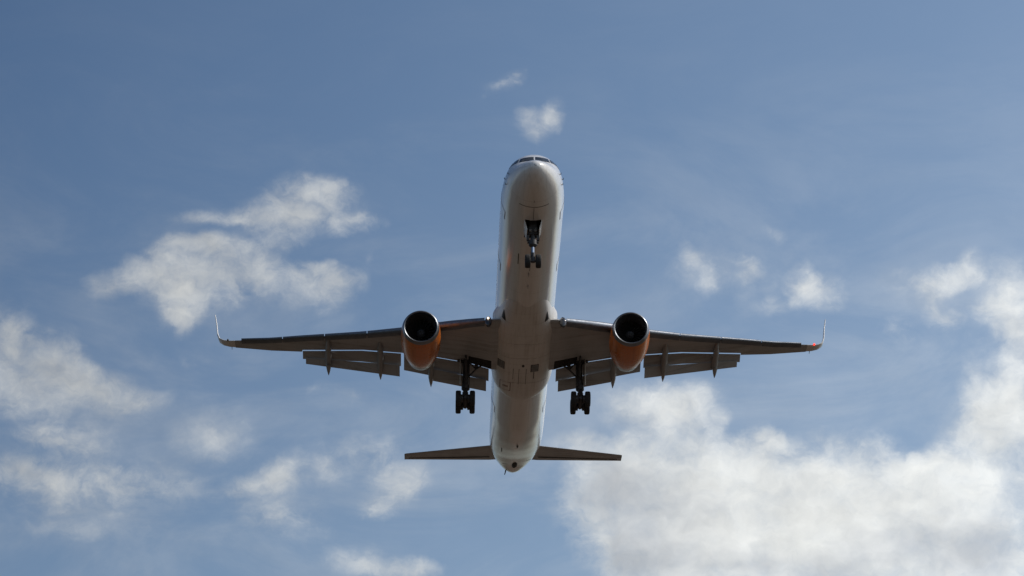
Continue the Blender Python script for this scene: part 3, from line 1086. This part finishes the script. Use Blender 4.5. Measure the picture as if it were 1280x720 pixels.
# ------------------------------------------------------------------ landing gear
def wheel_mesh(rad, wid):
    h = wid / 2
    mb = MB()
    mb.lathe([(-h * .72, rad * .52), (-h * .92, rad * .62), (-h, rad * .78), (-h * .93, rad * .91), (-h * .7, rad * .975), (-h * .35, rad), (-h * .06, rad),
              (-h * .05, rad * .985), (h * .05, rad * .985), (h * .06, rad), (h * .35, rad), (h * .7, rad * .975), (h * .93, rad * .91), (h, rad * .78), (h * .92, rad * .62), (h * .72, rad * .52)],
             (0, 0, 0), 'x', 40, 0)
    mb.lathe([(-h * .72, rad * .52), (-h * .60, rad * .46), (-h * .45, rad * .30), (-h * .75, rad * .20), (-h * .78, .0)], (0, 0, 0), 'x', 24, 1)
    mb.lathe([(h * .72, rad * .52), (h * .60, rad * .46), (h * .45, rad * .30), (h * .75, rad * .20), (h * .78, .0)], (0, 0, 0), 'x', 24, 1)
    return mb


main_wheel = None
TILT = R(4)
for s in (-1, 1):
    X, Y, ZB = 3.74, 27.2, -4.38
    g = MB()
    g.tube([(s * 3.68, Y, -1.15), (s * 3.70, Y, -2.0), (s * 3.72, Y, -3.25)], [.24, .20, .20], 18)
    g.tube([(s * 3.72, Y, -3.15), (s * 3.72, Y, -3.22), (s * 3.725, Y, -3.48), (s * 3.725, Y, -3.55)], [.20, .27, .27, .2], 18)
    g.tube([(s * 3.45, Y, -1.55), (s * 4.25, Y + .05, -1.38)], [.17, .15], 12)          # trunnion
    g.tube([(s * X, Y, -3.7), (s * X, Y, ZB)], [.2, .22], 14)
    dy, dz = math.cos(TILT), math.sin(TILT)
    bx = lambda t, q=0: (s * X + q, Y + t * dy, ZB + t * -dz)
    g.tube([bx(-.78), bx(-.6), bx(0), bx(.6), bx(.78)], [.10, .14, .18, .14, .10], 14)   # bogie beam
    for t in (-.57, .57):
        g.tube([bx(t, -.62), bx(t, .62)], [.075, .075], 12)                              # axles
        for q in (-.22, .22):
            g.tube([bx(t, q - .08), bx(t, q + .08)], [.26, .26], 20)                     # brake packs
    g.box((s * X, Y - .26, -3.78), (.30, .09, .55), rot=(R(-16), 0, 0))                  # torque links
    g.box((s * X, Y - .28, -4.12), (.26, .09, .45), rot=(R(22), 0, 0))
    g.tube([bx(-.62, .10 * s), (s * X + .1 * s, Y - .16, -3.35)], [.045, .05], 8)        # pitch trimmer
    for q in (-.1, .1):
        g.tube([bx(.7, q), bx(.92, q * 1.4)], [.035, .03], 6)
    gear = g.build('main_landing_gear', 'steel', plane, 40)
    MB().tube([(s * X, Y, -3.5), (s * X, Y, -3.8)], [.135, .135], 16).build('oleo_piston', 'chrome', gear)
    br = MB()
    br.tube([(s * 3.66, Y - .05, -2.75), (s * 3.05, Y - .1, -2.1), (s * 2.55, Y - .15, -1.75)], [.06, .055, .06], 10)
    br.tube([(s * 3.05, Y - .1, -2.1), (s * 3.45, Y, -1.6)], [.04, .04], 8)
    br.box((s * 3.02, Y - .12, -1.82), (.22, .3, .35))
    br.build('side_brace', 'steel', gear)
    MB().tube([(s * 3.7, Y - .1, -2.9), (s * 3.72, Y - 1.0, -1.5)], [.07, .07], 10).build('drag_brace', 'steel', gear)
    ho = MB()
    ho.tube([(s * (3.70 + .24), Y - .12, -1.6), (s * (3.72 + .26), Y - .15, -2.4), (s * (3.72 + .2), Y - .2, -3.3), (s * (X + .12), Y - .32, -3.75), (s * (X + .1), Y - .3, -4.3)], [.025] * 5, 8)
    ho.tube([(s * (3.70 - .22), Y - .12, -1.6), (s * (3.72 - .24), Y - .2, -3.2), (s * (X - .12), Y - .34, -3.8), (s * (X - .1), Y - .3, -4.3)], [.022] * 4, 8)
    ho.build('hydraulic_hose', 'black', gear)
    # shock strut door outboard of the leg
    dlp = []
    for z, hw in ((-1.45, .42), (-2.2, .40), (-2.9, .34), (-3.15, .22)):
        xx = 4.06 - (z + 1.45) * .0
        dlp.append([(s * xx, Y - hw, z), (s * (xx + .045), Y - hw * .6, z), (s * (xx + .05), Y + hw * .6, z), (s * (xx + .0), Y + hw, z), (s * (xx - .02), Y, z)])
    MB().loft(dlp).build('gear_door', 'belly', gear)
    for t in (-.57, .57):
        for q in (-.455, .455):
            if main_wheel is None:
                o = wheel_mesh(.51, .35).build('wheel', ['rubber', 'hub'], gear, 35)
                main_wheel = o
            else:
                o = main_wheel.copy()
                col.objects.link(o)
                o.parent = gear
            o.location = bx(t, q)

# nose gear
g = MB()
YN = 5.42
g.tube([(0, YN + .12, -1.05), (0, YN + .06, -2.0), (0, YN + .03, -2.95)], [.17, .16, .15], 16)
g.tube([(0, YN + .03, -2.85), (0, YN + .03, -2.92), (0, YN + .02, -3.22), (0, YN + .02, -3.3)], [.15, .25, .25, .16], 18)
g.tube([(-.33, YN + .0, -3.02), (.33, YN + .0, -3.02)], [.10, .10], 10)                # steering actuators
g.box((0, YN - .02, -2.3), (.52, .26, .50))
g.box((-.30, YN, -2.75), (.16, .2, .34))
g.box((.30, YN, -2.75), (.16, .2, .34))
g.box((0, YN - .08, -1.8), (.42, .2, .55))
g.tube([(-.26, YN + .2, -2.6), (-.34, YN + 1.1, -1.2)], [.055, .06], 8)
g.tube([(.26, YN + .2, -2.6), (.34, YN + 1.1, -1.2)], [.055, .06], 8)
g.tube([(-.42, YN, -4.25), (.42, YN, -4.25)], [.075, .075], 12)
g.box((0, YN + .02, -4.14), (.22, .26, .34))
g.tube([(0, YN + .01, -3.72), (0, YN + .01, -4.2)], [.12, .13], 14)
g.box((0, YN + .2, -3.55), (.2, .06, .5), rot=(R(14), 0, 0))
g.box((0, YN + .22, -3.92), (.18, .06, .42), rot=(R(-18), 0, 0))
ng = g.build('nose_landing_gear', 'steel', plane, 40)
g = MB()
MB().tube([(0, YN + .02, -3.25), (0, YN + .01, -3.78)], [.075, .075], 14).build('oleo_piston', 'chrome', ng)
nw = None
for q in (-.315, .315):
    if nw is None:
        nw = o = wheel_mesh(.41, .32).build('wheel', ['rubber', 'hub'], ng, 35)
    else:
        o = nw.copy()
        col.objects.link(o)
        o.parent = ng
    o.location = (q, YN, -4.25)
for q in (-.15, .15):
    tl = MB().lathe([(-.12, .0), (-.11, .075), (-.06, .10), (.06, .09), (.1, .0)], (q, YN - .19, -2.36), 'y', 16)
    tl.build('taxi_light', 'hub', ng, 60)
# nose gear doors, hanging open and leaning in at the foot
for s in (-1, 1):
    dlp = []
    for y, h in ((4.74, .62), (5.1, .66), (5.9, .62), (6.3, .52)):
        z0 = fpoint(y, s * BAYT).z - .01
        x0 = .50
        dlp.append([(s * x0, y, z0), (s * (x0 + .04), y, z0), (s * (x0 - .16 + .04), y, z0 - h), (s * (x0 - .16), y, z0 - h)])
    MB().loft(dlp).build('nose_gear_door', 'white', plane)
